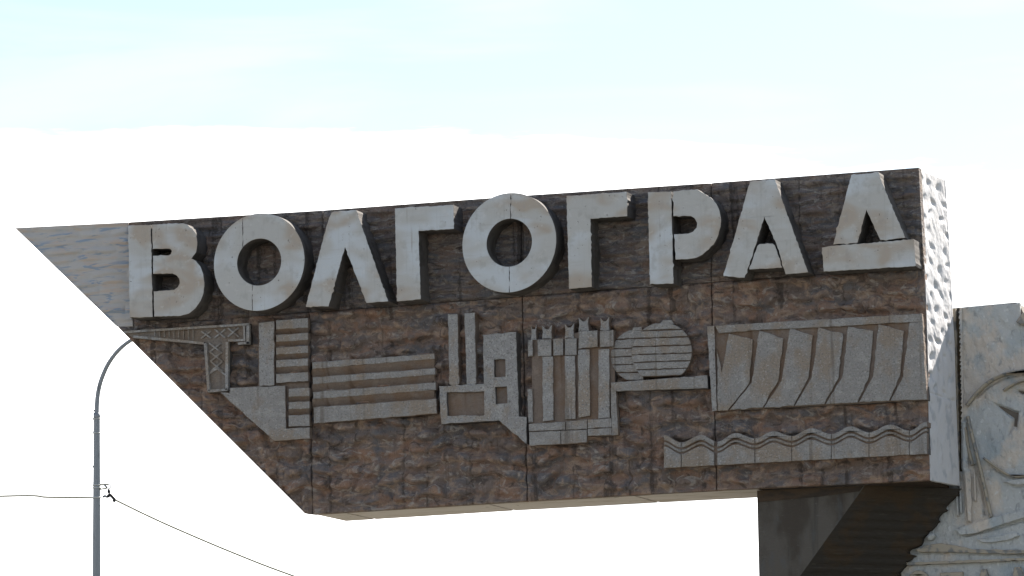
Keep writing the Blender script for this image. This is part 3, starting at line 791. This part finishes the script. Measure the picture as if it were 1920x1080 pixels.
RP('edge_strip', [(1770, 579), (1791.5, 577.6), (1800, 900), (1778, 900)], .02, M_RIDGE, jit=.004)
# toothed lip beside the groove
teeth = []
yv = 580.0
while yv < 872:
    teeth.append((1799.5+(yv-580)*.021+RNG.random()*1.2, yv)); yv += 4+RNG.random()*5; teeth.append((1796.6+(yv-580)*.021+RNG.random()*1.6, yv)); yv += 2.5
RP('toothed_lip', teeth+[(1808, 875), (1803, 577.3)], .045, M_REAR, jit=0)
plate('groove_bed', [(1788, 578), (1801, 577), (1812, 884), (1794, 884)], YR+.055, YR+.1, M_GROOVE, rear)
ridge = lambda pts, w, dy, m=None, nm='carved_ridge': RP(nm, ribbon(spline(pts, 6), w), dy, m or M_RIDGE, jit=.002, bev=.02)
ridge([(1811, 760), (1825, 742), (1843, 723), (1862, 710), (1885, 700.5), (1920, 694), (1960, 694), (2000, 702)], 5.5, .09)
ridge([(1880, 732), (1895, 722), (1920, 713), (1960, 710)], 4, .07)
ridge([(1843, 858), (1868, 876), (1895, 892), (1925, 892), (1960, 891)], 4.5, .06)
RP('carved_blade', [(1880, 903), (1905, 899), (1960, 893), (1960, 906), (1905, 909)], .05, M_REAR, bev=.008)
ridge([(1813, 780), (1822, 820), (1834, 868), (1845, 915), (1857, 970)], 5.5, .08)
ridge([(1808, 800), (1814, 838), (1822, 872)], 6, .06)
RP('carved_fold', ribbon([(1806, 790), (1808, 878), (1812, 884), (1814, 930), (1816, 978)], lambda t: 9+5*math.sin(math.pi*t)), .07, M_REAR, bev=.03)
for a, b, c in ((1800, 905, 962), (1827, 886, 940), (1794, 925, 968)):
    ridge([(a, b), (a+1, (b+c)/2), (a+2, c)], 3, .04, M_REAR, 'carved_fold')
RP('carved_blade', [(1790, 993), (1812, 985), (1857, 971), (1900, 960), (1960, 945), (1960, 958), (1900, 976), (1860, 990), (1820, 1001), (1800, 1003)], .07, M_REAR, bev=.008)
RP('carved_blade', [(1830, 1011), (1875, 1004), (1904, 998), (1912, 1004), (1895, 1011), (1860, 1017), (1842, 1017)], .05, M_REAR, bev=.008)
RP('carved_blade', [(1716, 1031), (1738, 1022), (1765, 1018), (1795, 1023), (1825, 1030), (1960, 1031), (1960, 1039), (1840, 1038), (1800, 1036), (1724, 1035)], .07, M_RIDGE, bev=.008)
RP('carved_boss', [(1736, 1006), (1741, 1000), (1749, 999), (1752, 1005), (1746, 1012), (1739, 1012)], .12, M_REAR, bev=.03)
RP('carved_wing', [(1904, 603), (1916, 587), (1960, 575), (1960, 610), (1912, 609)], .07, M_RIDGE, bev=.02)
# ledge and inscription band below it
plate('ledge', [(1690, 1055.5), (2200, 1034), (2200, 1038.5), (1690, 1060)], YR-.05, YR+.06, M_RIDGE, rear, jit=.003, step=.05)
plate('inscription_band', [(1690, 1061), (2200, 1039.5), (2200, 1200), (1690, 1215)], YR+.03, YR+.07, M_REAR, rear)
def small(px, label, holes=()):
    o = plate('small_letter', px, YR-.06, YR+.04, M_RIDGE, rear, holes=holes, jit=.002, step=.04, bev=.012); o['label'] = label
n = 28
small([(1722+25*math.cos(2*math.pi*k/n), 1105+36*math.sin(2*math.pi*k/n)) for k in range(n)], 'small letter О, mostly below the pylon line',
      [[(1722+16*math.cos(2*math.pi*k/n), 1105+27*math.sin(2*math.pi*k/n)) for k in range(n)]])
small([(1762, 1073.5), (1804, 1071.5), (1804.5, 1081), (1788.5, 1082), (1790, 1141), (1779, 1142), (1777.5, 1083), (1762.5, 1084)], 'small letter Т')
small([(1840, 1067), (1848, 1066.5), (1872, 1137), (1860, 1138), (1844, 1088), (1830, 1139.5), (1819, 1140)], 'small letter Л')
small([(1902, 1063), (1912, 1062.5), (1936, 1133), (1924, 1134), (1908, 1084), (1894, 1136), (1883, 1137)], 'small letter Л')

# ------------------------------------------------------------ street lamp far behind
YL = 40.0
def L(px, py): return at(px, py, YL)
def mp_(px, py): return L(px, py)
k_ = np.linalg.norm(L(100, 900)-L(101, 900))       # metres per pixel there
pb = L(181, 1080)
lamp = root('street_lamp', (pb[0], YL, 0), 'grey steel street lamp with curved arm reaching behind the sign', 'street lamp')
ptop = L(181.6, 780)
ptsP = [np.array([pb[0], YL, 0.0]), np.array([pb[0], YL, pb[2]*.5]), pb, ptop]
# hexagonal-ish tapered pole
tube('pole', ptsP, [9.2*k_, 8.4*k_, 7.3*k_, 5.6*k_], M_POLE, lamp, seg=10).data.polygons.foreach_set('use_smooth', [False]*32)
arm = spline([(181.5, 788), (181.6, 762), (184, 736), (190, 712), (201, 686), (215, 665), (230, 649.5), (246, 638), (268, 628), (296, 622)], 5)
tube('arm', [L(*p) for p in arm], [(4.2-1.2*i/len(arm))*k_ for i in range(len(arm))], M_POLE, lamp, seg=12)
tube('pole_collar', [L(181.6, 786), L(181.6, 774)], 6.2*k_, M_POLE, lamp)
# lamp head at the end of the arm (behind the sign)
hc = L(322, 617)
V = []; Fc = []
for i, (dx, hw, hh_) in enumerate([(-.32, .05, .05), (-.2, .12, .09), (0, .16, .11), (.25, .14, .09), (.4, .05, .04)]):
    for an in range(8):
        a_ = 2*math.pi*an/8; V.append((hc[0]+dx, hc[1]+hw*math.cos(a_), hc[2]+dx*.15+hh_*math.sin(a_)))
for i in range(4):
    for k in range(8): Fc.append((i*8+k, i*8+(k+1) % 8, (i+1)*8+(k+1) % 8, (i+1)*8+k))
Fc += [tuple(range(8))[::-1], tuple(range(32, 40))]
mesh('lamp_head', V, Fc, M_POLE, lamp, smooth=True)
mesh('lamp_glass', [(hc[0]-.18, hc[1]-.1, hc[2]-.12), (hc[0]+.24, hc[1]-.09, hc[2]-.07), (hc[0]+.24, hc[1]+.09, hc[2]-.07), (hc[0]-.18, hc[1]+.1, hc[2]-.12), (hc[0]+.03, hc[1], hc[2]-.19)],
     [(0, 1, 4), (1, 2, 4), (2, 3, 4), (3, 0, 4), (0, 3, 2, 1)], M_GLASS, lamp)
def bandl(y, h, r_, m): tube('pole_band', [L(181.3, y-h/2), L(181.3, y+h/2)], r_*k_, m, lamp)
bandl(785, 1.6, 6.8, M_STRAP); bandl(812, 1.6, 6.9, M_STRAP); bandl(909.5, 2, 7.6, M_STRAP); bandl(914.5, 2, 7.6, M_STRAP); bandl(933, 2.4, 8.0, M_STRAP)
for y in (785, 812):
    tube('band_bolt', [L(168.5, y), L(194, y)], .5*k_, M_POLE, lamp, seg=6)
tube('bolt', [L(173.6, 875), L(176, 875)], 1.5*k_, M_BLACK, lamp, seg=8); tube('bolt', [L(175.4, 770), L(178, 770)], 1.4*k_, M_BLACK, lamp, seg=8)
tube('bracket_arm', [L(187, 908), L(203, 908.3)], 1.4*k_, M_CABLE, lamp, seg=8)
tube('bracket_arm', [L(187, 917.5), L(200, 915.5)], 1.3*k_, M_CABLE, lamp, seg=8)
tube('bracket_web', [L(196, 909), L(201, 914.5)], 1.8*k_, M_POLE, lamp, seg=8)
ring_ = [(204+3.6*math.cos(a), 912.3+4.2*math.sin(a)) for a in np.linspace(-2.4, 2.6, 14)]
tube('bracket_hook', [L(*p) for p in ring_], 0.9*k_, M_POLE, lamp, seg=6)
tube('guy_wire', [L(*p) for p in spline([(188.5, 881), (198, 894), (206.5, 905)], 4)], 0.5*k_, M_POLE, lamp, seg=5)
tube('guy_wire', [L(*p) for p in spline([(174, 905), (170.3, 914), (170.5, 924), (173, 930)], 4)], 0.5*k_, M_POLE, lamp, seg=5)
tube('guy_wire', [L(*p) for p in spline([(175.5, 783), (173.5, 797), (175, 813)], 4)], 0.5*k_, M_POLE, lamp, seg=5)
# clamp hanging from the bracket
cl = root('cable_clamp', tuple(L(206, 918)), 'black cable clamp hanging from the lamp pole bracket', 'cable clamp')
tube('clamp_link', [L(*p) for p in [(204.2, 916.5), (204, 921), (204.6, 925)]], [1.4*k_, 3.0*k_, 2.2*k_], M_BLACK, cl, seg=8)
tube('clamp_body', [L(*p) for p in spline([(202, 932), (204.5, 928.5), (208, 929), (211.5, 932.5), (214.5, 936.5), (213, 941)], 4)], 2.8*k_, M_BLACK, cl, seg=10)
tube('tension_sleeve', [L(193, 931.5), L(197, 930), L(202, 932)], 2.2*k_, M_POLE, cl, seg=8)
tube('tail_wire', [L(*p) for p in spline([(213, 943), (211, 950), (207, 956.5), (201, 955), (196, 952)], 4)], 0.6*k_, M_POLE, cl, seg=5)
tube('tail_wire', [L(*p) for p in spline([(210, 941.5), (203, 948), (197, 952.3), (190, 948.5), (187, 947)], 4)], 0.5*k_, M_POLE, cl, seg=5)

def cable(pts, label, n=8):
    o = tube('overhead_cable', [at(*p, YL) for p in spline(pts, n)], 1.6*k_, M_CABLE, None, seg=8)
    o['label'] = label; o['category'] = 'cable'
cable([(-1200, 1010), (-500, 950), (0, 930.4), (90, 932.2), (174, 933.3)], 'nearly level overhead cable leaving the lamp pole to the left')
cable([(214.5, 936.5), (275, 966), (334, 992.8), (437.5, 1036.6), (547, 1078.7), (800, 1166), (1200, 1280), (1700, 1390)], 'overhead cable sloping down to the right from the lamp pole')

S.render.engine = 'CYCLES'
S.render.resolution_x = 1024; S.render.resolution_y = 576
